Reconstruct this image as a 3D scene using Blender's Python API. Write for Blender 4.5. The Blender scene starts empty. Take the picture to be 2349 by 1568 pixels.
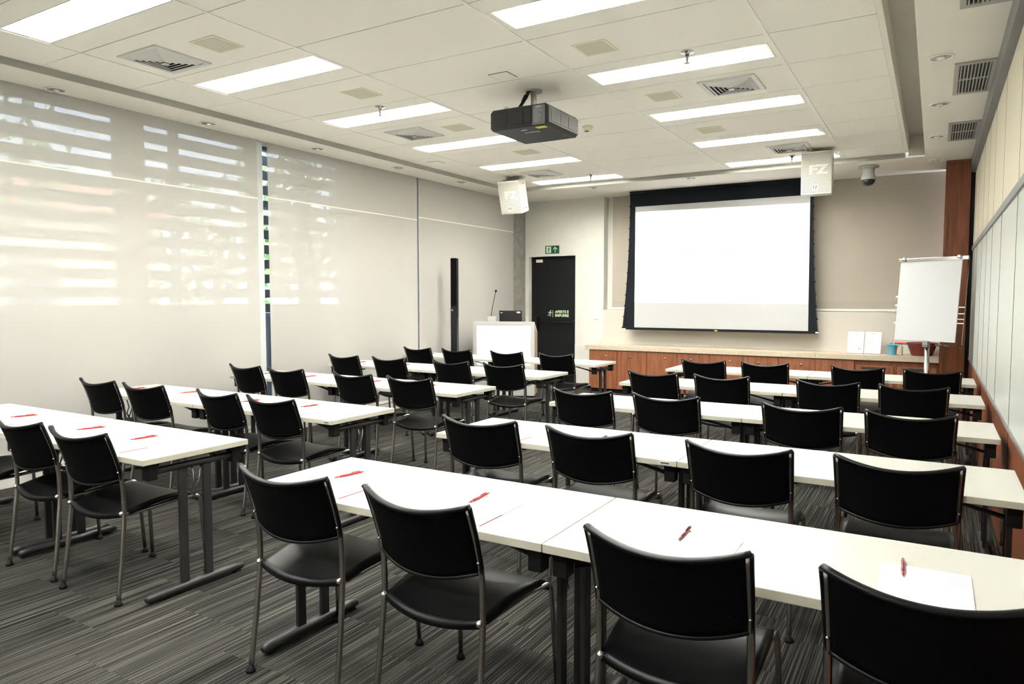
import bpy, bmesh, math, random
from mathutils import Vector, Matrix, Euler
R = math.radians
S = bpy.context.scene
COL = S.collection

# ------------------------------------------------------------------ camera, sky, exposure
cd = bpy.data.cameras.new('camera'); cam = bpy.data.objects.new('camera', cd); COL.objects.link(cam)
cd.sensor_fit = 'HORIZONTAL'; cd.sensor_width = 36.0; cd.lens = 36.0 * 1629.1 / 2349.0
cd.clip_start = .05; cd.clip_end = 300
cam.location = (0, 0, 1.46); cam.rotation_euler = (R(90 - 3.478), 0, R(30.729))
S.camera = cam
S.view_settings.view_transform = 'Standard'; S.view_settings.look = 'None'
S.view_settings.gamma = 1.0; S.view_settings.use_curve_mapping = False
S.view_settings.exposure = 2.26
LAMP = 13.0            # emission of the fluorescent ceiling lights
w = bpy.data.worlds.new('sky'); S.world = w; w.use_nodes = True
nt = w.node_tree; bg = nt.nodes['Background']
tc = nt.nodes.new('ShaderNodeTexCoord'); sp = nt.nodes.new('ShaderNodeSeparateXYZ'); cr = nt.nodes.new('ShaderNodeValToRGB')
nt.links.new(tc.outputs['Generated'], sp.inputs[0]); nt.links.new(sp.outputs[2], cr.inputs[0]); nt.links.new(cr.outputs[0], bg.inputs[0])
cr.color_ramp.elements[0].color = (.80, .89, 1, 1); cr.color_ramp.elements[1].color = (.42, .62, 1, 1)
bg.inputs[1].default_value = 2.2

sd = bpy.data.lights.new('sun', 'SUN'); sun = bpy.data.objects.new('sun', sd); COL.objects.link(sun); sd.energy = 4.0; sd.angle = R(1); sd.color = (1, .95, .86)
sun.rotation_euler = Vector((-.72, .25, -.65)).to_track_quat('-Z', 'Y').to_euler(); sun.location = (10, 0, 12)

# ------------------------------------------------------------------ materials
MATS = {}
def mat(name, col, rough=.5, metal=0., spec=.5, emit=None, estr=0., trans=0., alpha=None):
    m = bpy.data.materials.new(name); m.use_nodes = True
    b = m.node_tree.nodes['Principled BSDF']
    b.inputs['Base Color'].default_value = (*col, 1); b.inputs['Roughness'].default_value = rough
    b.inputs['Metallic'].default_value = metal; b.inputs['Specular IOR Level'].default_value = spec
    if trans: b.inputs['Transmission Weight'].default_value = trans
    if emit: b.inputs['Emission Color'].default_value = (*emit, 1); b.inputs['Emission Strength'].default_value = estr
    MATS[name] = m
    return m
def nodes(m): return m.node_tree.nodes, m.node_tree.links, m.node_tree.nodes['Principled BSDF']
def speckle(m, c1, c2, scale, bump=0., stretch=(1, 1, 1), detail=3.):
    n, l, b = nodes(m)
    t = n.new('ShaderNodeTexCoord'); mp = n.new('ShaderNodeMapping'); no = n.new('ShaderNodeTexNoise'); r = n.new('ShaderNodeValToRGB')
    mp.inputs['Scale'].default_value = stretch; no.inputs['Scale'].default_value = scale; no.inputs['Detail'].default_value = detail
    l.new(t.outputs['Object'], mp.inputs[0]); l.new(mp.outputs[0], no.inputs['Vector']); l.new(no.outputs['Fac'], r.inputs[0])
    r.color_ramp.elements[0].position = .35; r.color_ramp.elements[1].position = .65
    r.color_ramp.elements[0].color = (*c1, 1); r.color_ramp.elements[1].color = (*c2, 1)
    l.new(r.outputs[0], b.inputs['Base Color'])
    if bump:
        bu = n.new('ShaderNodeBump'); bu.inputs['Strength'].default_value = bump; bu.inputs['Distance'].default_value = .002
        l.new(no.outputs['Fac'], bu.inputs['Height']); l.new(bu.outputs[0], b.inputs['Normal'])
    return m
speckle(mat('ceiling_tile', (.8, .78, .7), .95, spec=.1), (.845, .82, .745), (.885, .865, .79), 260, .3)
mat('plaster_white', (.82, .79, .715), .9, spec=.2)
mat('tee_white', (.85, .84, .78), .5)
mat('gap_grey', (.12, .115, .10), .9)
mat('jamb_grey', (.52, .545, .54), .7)
mat('step_grey', (.36, .355, .315), .9)
mat('slot_grey', (.66, .62, .54), .9)
speckle(mat('paint_cream', (.75, .73, .65), .8, spec=.3), (.68, .667, .607), (.71, .697, .64), 4)
mat('paint_lower', (.61, .578, .505), .7)
mat('spandrel_blue', (.10, .13, .19), .4)
speckle(mat('concrete', (.35, .34, .31), .9), (.25, .245, .22), (.33, .32, .285), 9, .5, detail=8)
speckle(mat('cherry', (.3, .1, .04), .42), (.195, .066, .028), (.30, .112, .05), 5, stretch=(6, 6, .5), detail=6)
speckle(mat('cherry_dark', (.2, .07, .03), .42), (.15, .043, .016), (.23, .072, .028), 5, stretch=(6, 6, .5), detail=6)
speckle(mat('counter_beige', (.70, .56, .38), .4), (.51, .425, .31), (.58, .49, .37), 30)
mat('panel_beige', (.62, .575, .465), .9, spec=.2)
mat('board_white', (.52, .55, .515), .32)
mat('rail_grey', (.22, .225, .23), .45, .4)
mat('black_gap', (.006, .006, .006), .9)
mat('chair_plastic', (.0035, .0035, .004), .36, spec=.22)
mat('chair_mesh', (.0018, .0018, .002), .75, spec=.08)
mat('chrome', (.55, .55, .55), .16, 1.)
mat('dark_chrome', (.50, .48, .46), .22, 1.)
mat('bolt_chrome', (.8, .8, .8), .1, 1.)
mat('rubber', (.003, .003, .003), .6, spec=.3)
mat('table_white', (.465, .458, .415), .33, spec=.4)
mat('table_edge', (.48, .465, .37), .5)
mat('steel_grey', (.024, .0235, .023), .42, .2)
mat('bracket_black', (.0035, .0035, .0035), .5, spec=.3)
mat('label_silver', (.55, .54, .52), .4)
mat('ink', (.05, .05, .05), .7)
mat('paper', (.80, .80, .82), .85, spec=.2)
mat('pad_paper_dimmed', (.55, .56, .57), .85, spec=.2)  # paper darkened in colour for the weaker light on the flip chart
mat('red_print', (.45, .02, .035), .7)
mat('grey_print', (.45, .46, .48), .8)
mat('faint_print', (.40, .40, .42), .8)
mat('pen_red', (.34, .012, .016), .3)
mat('pen_dark_red', (.20, .015, .02), .25)
mat('pen_metal', (.7, .7, .7), .2, 1.)
mat('lamp_glow', (1, 1, 1), .5, emit=(1., .99, .965), estr=LAMP)
mat('reflector', (.85, .85, .84), .2, .6)
mat('vent_metal', (.60, .60, .57), .45, .2)
mat('vent_grey', (.42, .415, .38), .5, .2)
mat('vent_dark', (.03, .03, .03), .8)
mat('grille_cream', (.60, .575, .46), .7)
mat('frame_cream', (.78, .73, .56), .6)
mat('projector_body', (.0075, .0075, .008), .45, spec=.35)
mat('projector_side', (.028, .029, .025), .5, spec=.3)
mat('projector_dark', (.006, .006, .006), .6)
mat('sticker_yellow', (.80, .72, .04), .5)
mat('sticker_grey', (.12, .12, .12), .5)
mat('white_print', (.75, .75, .75), .5)
mat('cable_black', (.0035, .0035, .004), .5, spec=.3)
mat('speaker_white', (.60, .585, .515), .45)
mat('screen_black', (.008, .01, .014), .8, spec=.2)
mat('screen_white', (.50, .505, .50), .9, spec=.1)
mat('projected_glow', (.5, .5, .5), .9, spec=.1, emit=(1, 1, 1), estr=.26)  # projector's light on the screen put in as emission
mat('projected_text_glow', (.22, .22, .22), .9, spec=.1, emit=(1, 1, 1), estr=.10)  # dimmer emission for lettering within the projector's light
mat('monitor', (.1, .1, .1), .3, emit=(.93, .96, 1), estr=.42)
mat('monitor_text', (.1, .1, .1), .3, emit=(.62, .62, .66), estr=.15)
mat('lectern_white', (.48, .475, .45), .35)
mat('lectern_wood', (.42, .27, .18), .5)
mat('door_black', (.0055, .0055, .006), .55, spec=.3)
mat('bar_black', (.002, .002, .002), .35)
mat('sign_green', (.005, .085, .055), .5)
mat('glow_paint', (.62, .78, .50), .6)
mat('switch_white', (.80, .79, .74), .4)
mat('blind_back', (.47, .425, .355), .95, spec=.1)
mat('blind_band', (.44, .40, .335), .95, spec=.1)
mat('dome_grey', (.42, .42, .40), .4)
mat('dome_glass', (.02, .02, .022), .06)
mat('acrylic', (.95, .97, .97), .05, trans=1.); MATS['acrylic'].node_tree.nodes['Principled BSDF'].inputs['IOR'].default_value = 1.12
mat('basin_red', (.20, .016, .011), .25)
mat('cup_blue', (.12, .46, .66), .35)
mat('bottle_clear', (.45, .47, .47), .1)
mat('label_orange', (.9, .45, .12), .5)
mat('marker_red', (.7, .03, .02), .4)
mat('led_red', (.6, .02, .02), .4, emit=(1, .05, .03), estr=.6)
mat('louver_dark', (.07, .075, .085), .7)
mat('frame_blue', (.13, .165, .26), .45)
mat('bark', (.10, .07, .045), .9)
speckle(mat('leaves', (.08, .18, .05), .7), (.05, .13, .03), (.22, .36, .12), 3)
mat('roof_tile', (.62, .27, .17), .9)
mat('house_wall', (.75, .68, .55), .9)
mat('grass', (.12, .2, .07), .95)

def carpet():
    m = mat('carpet', (.1, .1, .09), .98, spec=.1); n, l, b = nodes(m)
    g = n.new('ShaderNodeNewGeometry'); s = n.new('ShaderNodeSeparateXYZ'); l.new(g.outputs['Position'], s.inputs[0])
    def M(op, a, bb=None):
        k = n.new('ShaderNodeMath'); k.operation = op
        for i, v in enumerate((a, bb)):
            if v is None: continue
            if isinstance(v, (int, float)): k.inputs[i].default_value = v
            else: l.new(v, k.inputs[i])
        return k.outputs[0]
    tx = M('FLOOR', M('DIVIDE', s.outputs[0], .5)); ty = M('FLOOR', M('DIVIDE', M('ADD', s.outputs[1], M('MULTIPLY', tx, .17)), .5))
    tcv = n.new('ShaderNodeCombineXYZ'); l.new(tx, tcv.inputs[0]); l.new(ty, tcv.inputs[1])
    wn = n.new('ShaderNodeTexWhiteNoise'); wn.noise_dimensions = '2D'; l.new(tcv.outputs[0], wn.inputs['Vector'])
    def stripes(fx, fy, detail):
        cv = n.new('ShaderNodeCombineXYZ'); l.new(M('MULTIPLY', s.outputs[0], fx), cv.inputs[0])
        l.new(M('ADD', M('MULTIPLY', s.outputs[1], fy), M('MULTIPLY', wn.outputs['Value'], 30.)), cv.inputs[1])
        no = n.new('ShaderNodeTexNoise'); no.inputs['Scale'].default_value = 1.; no.inputs['Detail'].default_value = detail
        l.new(cv.outputs[0], no.inputs['Vector']); return no.outputs['Fac']
    fine = stripes(150, 1.2, 1.); broad = stripes(30, .8, 2.); pile = stripes(500, 420, 1.)
    v = M('ADD', M('ADD', M('MULTIPLY', fine, .72), M('MULTIPLY', broad, .28)), M('MULTIPLY', M('SUBTRACT', pile, .5), .3))
    v = M('ADD', v, M('MULTIPLY', M('SUBTRACT', wn.outputs['Value'], .5), .05))
    r = n.new('ShaderNodeValToRGB'); l.new(v, r.inputs[0]); e = r.color_ramp.elements
    e[0].position = .36; e[0].color = (.008, .008, .008, 1); e[1].position = .66; e[1].color = (.110, .104, .087, 1)
    k = e.new(.48); k.color = (.024, .0235, .021, 1); k = e.new(.56); k.color = (.054, .0515, .044, 1)
    l.new(r.outputs[0], b.inputs['Base Color'])
    bu = n.new('ShaderNodeBump'); bu.inputs['Strength'].default_value = .5; bu.inputs['Distance'].default_value = .003
    l.new(v, bu.inputs['Height']); l.new(bu.outputs[0], b.inputs['Normal'])
carpet()
def fabric_blind():
    m = bpy.data.materials.new('sunscreen'); m.use_nodes = True; MATS['sunscreen'] = m
    n = m.node_tree.nodes; l = m.node_tree.links; n.remove(n['Principled BSDF']); o = n['Material Output']
    d = n.new('ShaderNodeBsdfDiffuse'); t = n.new('ShaderNodeBsdfTranslucent'); tr = n.new('ShaderNodeBsdfTransparent')
    d.inputs[0].default_value = (.468, .455, .422, 1); t.inputs[0].default_value = (.80, .78, .72, 1)
    a = n.new('ShaderNodeMixShader'); a.inputs[0].default_value = .05; l.new(d.outputs[0], a.inputs[1]); l.new(t.outputs[0], a.inputs[2])
    c = n.new('ShaderNodeMixShader'); c.inputs[0].default_value = .055; l.new(a.outputs[0], c.inputs[1]); l.new(tr.outputs[0], c.inputs[2])
    l.new(c.outputs[0], o.inputs[0])
fabric_blind()
def pane_glass():
    m = bpy.data.materials.new('window_glass'); m.use_nodes = True; MATS['window_glass'] = m
    n = m.node_tree.nodes; l = m.node_tree.links; n.remove(n['Principled BSDF']); o = n['Material Output']
    tr = n.new('ShaderNodeBsdfTransparent'); tr.inputs[0].default_value = (.95, .97, .98, 1); g = n.new('ShaderNodeBsdfGlossy'); g.inputs['Roughness'].default_value = .02
    a = n.new('ShaderNodeMixShader'); a.inputs[0].default_value = .06; l.new(tr.outputs[0], a.inputs[1]); l.new(g.outputs[0], a.inputs[2]); l.new(a.outputs[0], o.inputs[0])
pane_glass()
def perforated(name, c_face, c_hole, pitch, rad):
    m = mat(name, c_face, .5); n, l, b = nodes(m)
    t = n.new('ShaderNodeTexCoord'); s = n.new('ShaderNodeSeparateXYZ'); l.new(t.outputs['Object'], s.inputs[0])
    def M(op, a, bb=None):
        k = n.new('ShaderNodeMath'); k.operation = op
        for i, v in enumerate((a, bb)):
            if v is None: continue
            if isinstance(v, (int, float)): k.inputs[i].default_value = v
            else: l.new(v, k.inputs[i])
        return k.outputs[0]
    row = M('DIVIDE', s.outputs[2], pitch * .87); rf = M('FLOOR', row)
    xx = M('ADD', M('DIVIDE', M('ADD', s.outputs[0], s.outputs[1]), pitch), M('MULTIPLY', rf, .5))
    dx = M('SUBTRACT', M('FRACT', xx), .5); dz = M('SUBTRACT', M('FRACT', row), .5)
    d = M('SQRT', M('ADD', M('MULTIPLY', dx, dx), M('MULTIPLY', dz, dz)))
    h = M('LESS_THAN', d, rad); mx = n.new('ShaderNodeMix'); mx.data_type = 'RGBA'; l.new(h, mx.inputs[0])
    mx.inputs[6].default_value = (*c_face, 1); mx.inputs[7].default_value = (*c_hole, 1); l.new(mx.outputs[2], b.inputs['Base Color'])
perforated('perf_white', (.56, .545, .475), (.085, .078, .06), .017, .30)
perforated('perf_dark', (.013, .0135, .011), (.001, .001, .001), .012, .36)

# ------------------------------------------------------------------ mesh builder
class MB:
    def __init__(s): s.v = []; s.f = []; s.m = []; s.s = []
    def _add(s, vs, fs, mi=0, sm=False):
        o = len(s.v); s.v += [tuple(p) for p in vs]; s.f += [tuple(i + o for i in f) for f in fs]
        mis = mi if isinstance(mi, (list, tuple)) else [mi] * len(fs)
        s.m += list(mis); s.s += [sm] * len(fs); return s
    def box(s, a, b, mi=0, mx=None):        # faces: bottom, top, -y, +x, +y, -x
        (x0, y0, z0), (x1, y1, z1) = a, b
        vs = [(x0, y0, z0), (x1, y0, z0), (x1, y1, z0), (x0, y1, z0), (x0, y0, z1), (x1, y0, z1), (x1, y1, z1), (x0, y1, z1)]
        if mx is not None: vs = [tuple(mx @ Vector(p)) for p in vs]
        return s._add(vs, [(0, 3, 2, 1), (4, 5, 6, 7), (0, 1, 5, 4), (1, 2, 6, 5), (2, 3, 7, 6), (3, 0, 4, 7)], mi)
    def cbox(s, c, d, mi=0, mx=None):
        return s.box([c[i] - d[i] / 2 for i in range(3)], [c[i] + d[i] / 2 for i in range(3)], mi, mx)
    def prism(s, poly, h0, h1, axis='z', mi=0):   # polygon extruded along an axis
        n = len(poly)
        def P(p, h): return {'z': (p[0], p[1], h), 'y': (p[0], h, p[1]), 'x': (h, p[0], p[1])}[axis]
        vs = [P(p, h0) for p in poly] + [P(p, h1) for p in poly]
        fs = [tuple(range(n))[::-1], tuple(range(n, 2 * n))] + [(i, (i + 1) % n, n + (i + 1) % n, n + i) for i in range(n)]
        return s._add(vs, fs, mi)
    def tube(s, path, r, n=8, mi=0, flat=(1, 1), cap=True):
        P = [Vector(p) for p in path]; rs = r if isinstance(r, (list, tuple)) else [r] * len(P)
        t0 = (P[1] - P[0]).normalized(); up = Vector((0, 0, 1)) if abs(t0.z) < .9 else Vector((1, 0, 0))
        a = t0.cross(up).normalized(); vs = []
        for i, p in enumerate(P):
            t = ((P[min(i + 1, len(P) - 1)] - P[i]).normalized() + (P[i] - P[max(i - 1, 0)]).normalized()).normalized()
            a = (a - t * a.dot(t)).normalized(); b = t.cross(a)
            for k in range(n):
                th = 2 * math.pi * k / n
                vs.append(p + a * math.cos(th) * rs[i] * flat[0] + b * math.sin(th) * rs[i] * flat[1])
        fs = [(i * n + k, i * n + (k + 1) % n, (i + 1) * n + (k + 1) % n, (i + 1) * n + k) for i in range(len(P) - 1) for k in range(n)]
        s._add(vs, fs, mi, True)
        if cap:
            o = len(s.v) - len(vs)
            s.f += [tuple(o + k for k in range(n))[::-1], tuple(o + (len(P) - 1) * n + k for k in range(n))]; s.m += [mi, mi]; s.s += [False, False]
        return s
    def lathe(s, prof, c=(0, 0, 0), n=24, mi=0, sm=True):
        vs = []; 
        for r, z in prof:
            for k in range(n):
                th = 2 * math.pi * k / n; vs.append((c[0] + r * math.cos(th), c[1] + r * math.sin(th), c[2] + z))
        fs = [(i * n + k, i * n + (k + 1) % n, (i + 1) * n + (k + 1) % n, (i + 1) * n + k) for i in range(len(prof) - 1) for k in range(n)]
        s._add(vs, fs, mi, sm); o = len(s.v) - len(vs)
        if prof[0][0] > 1e-5: s.f.append(tuple(o + k for k in range(n))[::-1]); s.m.append(mi); s.s.append(False)
        if prof[-1][0] > 1e-5: s.f.append(tuple(o + (len(prof) - 1) * n + k for k in range(n))); s.m.append(mi); s.s.append(False)
        return s
    def shell(s, fn, nu, nv, th, mi=0):     # surface fn(u,v)->point, u,v in 0..1, thickened along its normal
        g = [[Vector(fn(i / nu, j / nv)) for j in range(nv + 1)] for i in range(nu + 1)]
        def nrm(i, j):
            du = g[min(i + 1, nu)][j] - g[max(i - 1, 0)][j]; dv = g[i][min(j + 1, nv)] - g[i][max(j - 1, 0)]
            return du.cross(dv).normalized()
        A = [g[i][j] for i in range(nu + 1) for j in range(nv + 1)]
        B = [g[i][j] - nrm(i, j) * th for i in range(nu + 1) for j in range(nv + 1)]
        k = nv + 1; N = len(A); I = lambda i, j: i * k + j
        fs = []
        for i in range(nu):
            for j in range(nv):
                fs.append((I(i, j), I(i + 1, j), I(i + 1, j + 1), I(i, j + 1)))
                fs.append((N + I(i, j), N + I(i, j + 1), N + I(i + 1, j + 1), N + I(i + 1, j)))
        for i in range(nu):
            fs.append((I(i, 0), N + I(i, 0), N + I(i + 1, 0), I(i + 1, 0))); fs.append((I(i, nv), I(i + 1, nv), N + I(i + 1, nv), N + I(i, nv)))
        for j in range(nv):
            fs.append((I(0, j), I(0, j + 1), N + I(0, j + 1), N + I(0, j))); fs.append((I(nu, j), N + I(nu, j), N + I(nu, j + 1), I(nu, j + 1)))
        return s._add(A + B, fs, mi, True)
    def quad(s, a, b, c, d, mi=0): return s._add([a, b, c, d], [(0, 1, 2, 3)], mi)
    def build(s, name, mats, parent=None, bevel=0., loc=None, rot=None, seg=2):
        me = bpy.data.meshes.new(name); me.from_pydata(s.v, [], s.f)
        for k in (mats if isinstance(mats, (list, tuple)) else [mats]): me.materials.append(MATS[k])
        me.polygons.foreach_set('material_index', s.m); me.polygons.foreach_set('use_smooth', s.s)
        bm = bmesh.new(); bm.from_mesh(me)
        if bevel:
            bmesh.ops.remove_doubles(bm, verts=bm.verts, dist=1e-5)
            ed = [e for e in bm.edges if len(e.link_faces) == 2 and e.calc_face_angle(0) > .5]
            bmesh.ops.bevel(bm, geom=ed, offset=bevel, segments=seg, profile=.5, affect='EDGES')
        bmesh.ops.recalc_face_normals(bm, faces=bm.faces)
        bm.to_mesh(me); bm.free(); me.update()
        o = bpy.data.objects.new(name, me); COL.objects.link(o)
        if parent: o.parent = parent
        if loc: o.location = loc
        if rot: o.rotation_euler = rot
        return o
def tag(o, label=None, cat=None, group=None, kind=None):
    if label: o['label'] = label
    if cat: o['category'] = cat
    if group: o['group'] = group
    if kind: o['kind'] = kind
    return o
def empty(name, loc=(0, 0, 0), rz=0.):
    o = bpy.data.objects.new(name, None); COL.objects.link(o); o.location = loc; o.rotation_euler = (0, 0, rz); o.empty_display_size = .1
    return o
def struct(o): o['kind'] = 'structure'; return o
def copy_tree(o, parent=None):
    c = o.copy(); COL.objects.link(c)
    if parent: c.parent = parent
    for ch in list(o.children): copy_tree(ch, c)
    return c
def text(name, s, size, m, parent, loc, rot, bold=0., align='CENTER', ext=.0006, sx=1.):
    cu = bpy.data.curves.new(name, 'FONT'); cu.body = s; cu.size = size; cu.align_x = align; cu.align_y = 'CENTER'; cu.extrude = ext; cu.offset = bold
    t = bpy.data.objects.new(name, cu); COL.objects.link(t)
    bpy.context.view_layer.update()
    me = bpy.data.meshes.new_from_object(t.evaluated_get(bpy.context.evaluated_depsgraph_get()))
    bpy.data.objects.remove(t); bpy.data.curves.remove(cu)
    me.name = name; me.materials.clear(); me.materials.append(MATS[m])
    o = bpy.data.objects.new(name, me); COL.objects.link(o); o.parent = parent; o.location = loc; o.rotation_euler = rot; o.scale = (sx, 1, 1)
    return o

# ------------------------------------------------------------------ dimensions (metres)
XL, XR, YB, YF = -6.15, .37, 10.75, -2.2     # left wall, right wall, back wall, wall behind the camera
ZT, ZS = 3.165, 3.11                         # tiled ceiling, plaster soffit
CA, CB, CC, CD, CE = -5.157, -3.789, -2.389, -.990, -.350
FL, FE = -5.70, 9.63                         # left and far edge of the tiled field
Y0, P = 2.808, .6888
yk = lambda k: Y0 + P * k

# ------------------------------------------------------------------ the setting
struct(MB().box((XL - .2, YF, -.1), (XR + .1, YB + .3, 0)).build('floor', 'carpet'))
m = MB(); GAP = .004
LIGHT = [('A', k) for k in (-5, -3, -1, 1, 3, 5, 7, 9)] + [('C', k) for k in (-5, -3, -1, 1, 3, 5, 7, 9)]
LX = {'A': (CA + .025, CB - .025), 'C': (CC + .05, CD - .03)}
def tile(x0, x1, y0, y1):
    if y1 - y0 > .01: m.box((x0 + GAP, y0 + GAP, ZT), (x1 - GAP, y1 - GAP, ZT + .012), 0)
for k in range(-7, 10):
    y0, y1 = yk(k), min(yk(k + 1), FE)
    for c, (x0, x1) in {'L': (FL, CA), 'A': (CA, CB), 'B': (CB, CC), 'C': (CC, CD), 'D': (CD, CE)}.items():
        if (c, k) in LIGHT:
            ya, yb = yk(k + .26), yk(k + .70); lx0, lx1 = LX[c]
            tile(x0, x1, y0, ya); tile(x0, x1, yb, y1)
            m.box((x0 + GAP, ya, ZT), (lx0 - .003, yb, ZT + .012)); m.box((lx1 + .003, ya, ZT), (x1 - GAP, yb, ZT + .012))
        else: tile(x0, x1, y0, y1)
m.box((FL, YF, ZT + .11), (CE + .02, FE, ZT + .13), 2)                         # dark plenum above the joints
m.box((CE - .002, YF, ZT - .003), (CE + .034, FE - .06, ZT + .20), 1)           # rim of the field along the slot
m.box((CE, YF, ZT + .18), (-.14, FE, ZT + .20), 3)                             # slot top
m.box((-.149, YF, ZS + .012), (-.135, FE, ZT + .19), 3); m.box((CE + .034, FE - .075, ZS + .006), (-.1505, FE - .06, ZT + .19), 3)
m.box((XL - .2, YF, ZS), (FL, YB + .3, ZT + .05), 1)                           # left soffit
m.box((-.15, YF, ZS), (XR + .1, YB + .3, ZS + .05), 1)                         # right soffit
m.box((FL, FE, ZS), (-.15, YB + .3, ZT + .05), 1)                              # far soffit
m.box((FL, FE - .006, ZS + .001), (CE, FE + .001, ZT + .02), 4); m.box((FL - .001, YF, ZS + .001), (FL + .006, FE, ZT + .02), 4)
struct(m.build('ceiling', ['ceiling_tile', 'plaster_white', 'gap_grey', 'slot_grey', 'step_grey']))
m = MB()
for x, wd in ((CA, .014), (CB, .016), (CC, .022), (CD, .026)): m.box((x - wd / 2, YF, ZT - .005), (x + wd / 2, FE - .02, ZT - .001))
struct(m.build('trim_1', 'tee_white'))

# left wall: spandrel, mullions, concrete pillar
Z_SP = 1.27
m = MB()
m.box((XL - .2, YF, 0), (XL - .02, 6.45, Z_SP), 1)                              # parapet behind the blinds
m.box((XL - .2, 6.45, 0), (XL - .02, 10.36, ZS), 0)                             # solid wall behind the third blind
m.box((XL - .2, YF, 3.08), (XL - .02, 6.45, ZS), 0)
m.box((XL - .2, YF, 0), (XL - .02, .55, ZS), 0)
struct(m.build('wall_left', ['paint_cream', 'spandrel_blue']))
m = MB(); m.box((XL - .2, 10.36, 0), (XL + .03, YB + .3, ZS)); 
pil = m.build('concrete_pillar', 'concrete'); tag(pil, 'raw grey concrete pillar in the far left corner beside the black door', 'pillar')
struct(MB().box((XL + .0, YF, 0), (XL + .035, 10.36, .09)).build('baseboard_left', 'paint_cream'))
# windows: frame with mullions and panes
for i, (ya, yb) in enumerate(((.55, 3.695), (3.86, 5.10), (5.10, 6.45))):
    m = MB(); x0, x1 = XL - .12, XL - .05
    m.box((x0, ya, Z_SP), (x1, ya + .05, 3.08)); m.box((x0, yb - .05, Z_SP), (x1, yb, 3.08)); m.box((x0, ya, Z_SP), (x1, yb, Z_SP + .04)); m.box((x0, ya, 3.04), (x1, yb, 3.08))
    if i == 0: m.box((x0, 2.1, Z_SP), (x1, 2.16, 3.08))
    if i == 1: m.box((x0, 4.18, Z_SP), (x1, 4.25, 3.08))
    if i == 2: m.box((x0, 5.75, Z_SP), (x1, 5.82, 3.08))
    f = struct(m.build('window_%d' % (i + 1), 'frame_blue'))
    MB().box((XL - .088, ya + .05, Z_SP + .04), (XL - .082, yb - .05, 3.04)).build('pane', 'window_glass', f)
struct(MB().box((XL - .12, 3.695, Z_SP), (XL - .03, 3.86, 3.08)).build('trim_2', 'plaster_white'))
# outside sun louvre
m = MB(); z = 1.30
for k in range(12):
    zz = 1.305 + .1655 * k
    m.box((XL - .42, .3, zz), (XL - .36, 8.3, zz + .098))
lv = m.build('sun_louver', 'louver_dark'); tag(lv, 'grey horizontal slat sun louver outside the windows on the left', 'louver')
# pale strip and blue gap between first and second blind
struct(MB().box((XL - .02, 5.085, 0), (XL + .012, 5.175, 3.1)).build('trim_3', 'jamb_grey'))

def blind(y0, y1, label, seam0, seam1, z0=.10):
    t = empty('roller_blind', (XL + .03, (y0 + y1) / 2, z0)); h = (y1 - y0) / 2
    tag(t, label, 'blind', 'roller blinds on the left wall')
    MB().quad((0, -h, .03), (0, h, .03), (0, h, ZS - z0), (0, -h, ZS - z0)).build('fabric', 'sunscreen', t)
    MB().box((-.002, -h, seam0 - z0), (.003, h, seam0 - z0 + .012)).build('fabric_seam', 'plaster_white', t)
    MB().box((-.008, -h, 0), (.008, h, .035)).build('bottom_bar', 'plaster_white', t)
    return t
blind(.3, 5.09, 'wide cream sunscreen roller blind with bright outside slits showing through, nearest the camera', 2.50, 2.5)
blind(5.225, 7.755, 'middle cream roller blind of the left wall with a few faint slits', 2.53, 2.5)
blind(7.785, 10.35, 'plain cream roller blind behind the tall black column speaker', 2.57, 2.5)
struct(MB().box((XL - .02, 7.755, .1), (XL + .02, 7.785, ZS)).build('trim_4', 'frame_blue'))

# back wall with door opening and window recess
m = MB()
DX0, DX1, DZ = -6.05, -5.163, 2.18
m.box((XL + .03, YB, 0), (DX0, YB + .16, ZS)); m.box((DX0, YB, DZ), (DX1, YB + .16, ZS)); m.box((DX1, YB, 0), (-4.652, YB + .17, ZS))
m.box((-4.652, YB, 0), (XR + .1, YB + .17, 1.283), 1)
m.box((XL, YB + .16, 0), (XR + .1, YB + .3, ZS))
struct(m.build('wall_back', ['paint_cream', 'paint_lower']))
struct(MB().box((-5.16, YB - .012, 0), (-4.66, YB, .70)).build('baseboard_back', 'paint_cream'))
d1 = MB().box((DX0, YB + .10, 0), (DX1, YB + .15, DZ)).build('door_1', 'door_black'); struct(d1)
m = MB(); m.tube([(DX0 + .12, YB + .03, 1.055), (DX1 - .04, YB + .03, 1.055)], .018, 10); m.cbox((DX0 + .12, YB + .06, 1.03), (.06, .1, .26)); m.cbox((DX1 - .04, YB + .06, 1.055), (.05, .1, .07)); m.build('push_bar', 'bar_black', d1, .004)
MB().cbox((DX0 + .16, YB + .09, 2.11), (.12, .03, .05)).build('door_contact', 'frame_cream', d1)
# fire door sign
sg = empty('door_sign', (-5.545, YB + .098, 1.205)); tag(sg, 'dark sign with glowing letters APERTE E EMPURRE on the black door', 'sign')
MB().cbox((0, 0, 0), (.42, .003, .135)).build('backing', 'door_black', sg)
text('lettering', 'APERTE E\nEMPURRE', .062, 'glow_paint', sg, (.085, -.003, .0), (R(90), 0, 0), .0028)
def runner(mb, cx, cz, s, mi=0, y=0.):
    pts = lambda L: [(cx + a * s, y, cz + b * s) for a, b in L]
    for L, r in ((((.10, .28), (.02, -.02)), .07), (((.02, -.02), (.16, -.20), (.06, -.42)), .055), (((.02, -.02), (-.10, -.22), (-.30, -.28)), .055), (((.10, .24), (.28, .08), (.38, .16)), .045), (((.08, .24), (-.14, .20), (-.24, .02)), .045)):
        mb.tube(pts(L), r * s, 6, mi, (1, 1))
    mb.lathe([(0, -.09 * s), (.08 * s, -.04 * s), (.09 * s, 0), (.08 * s, .04 * s), (0, .09 * s)], (cx + .15 * s, y, cz + .42 * s), 10, mi)
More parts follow.
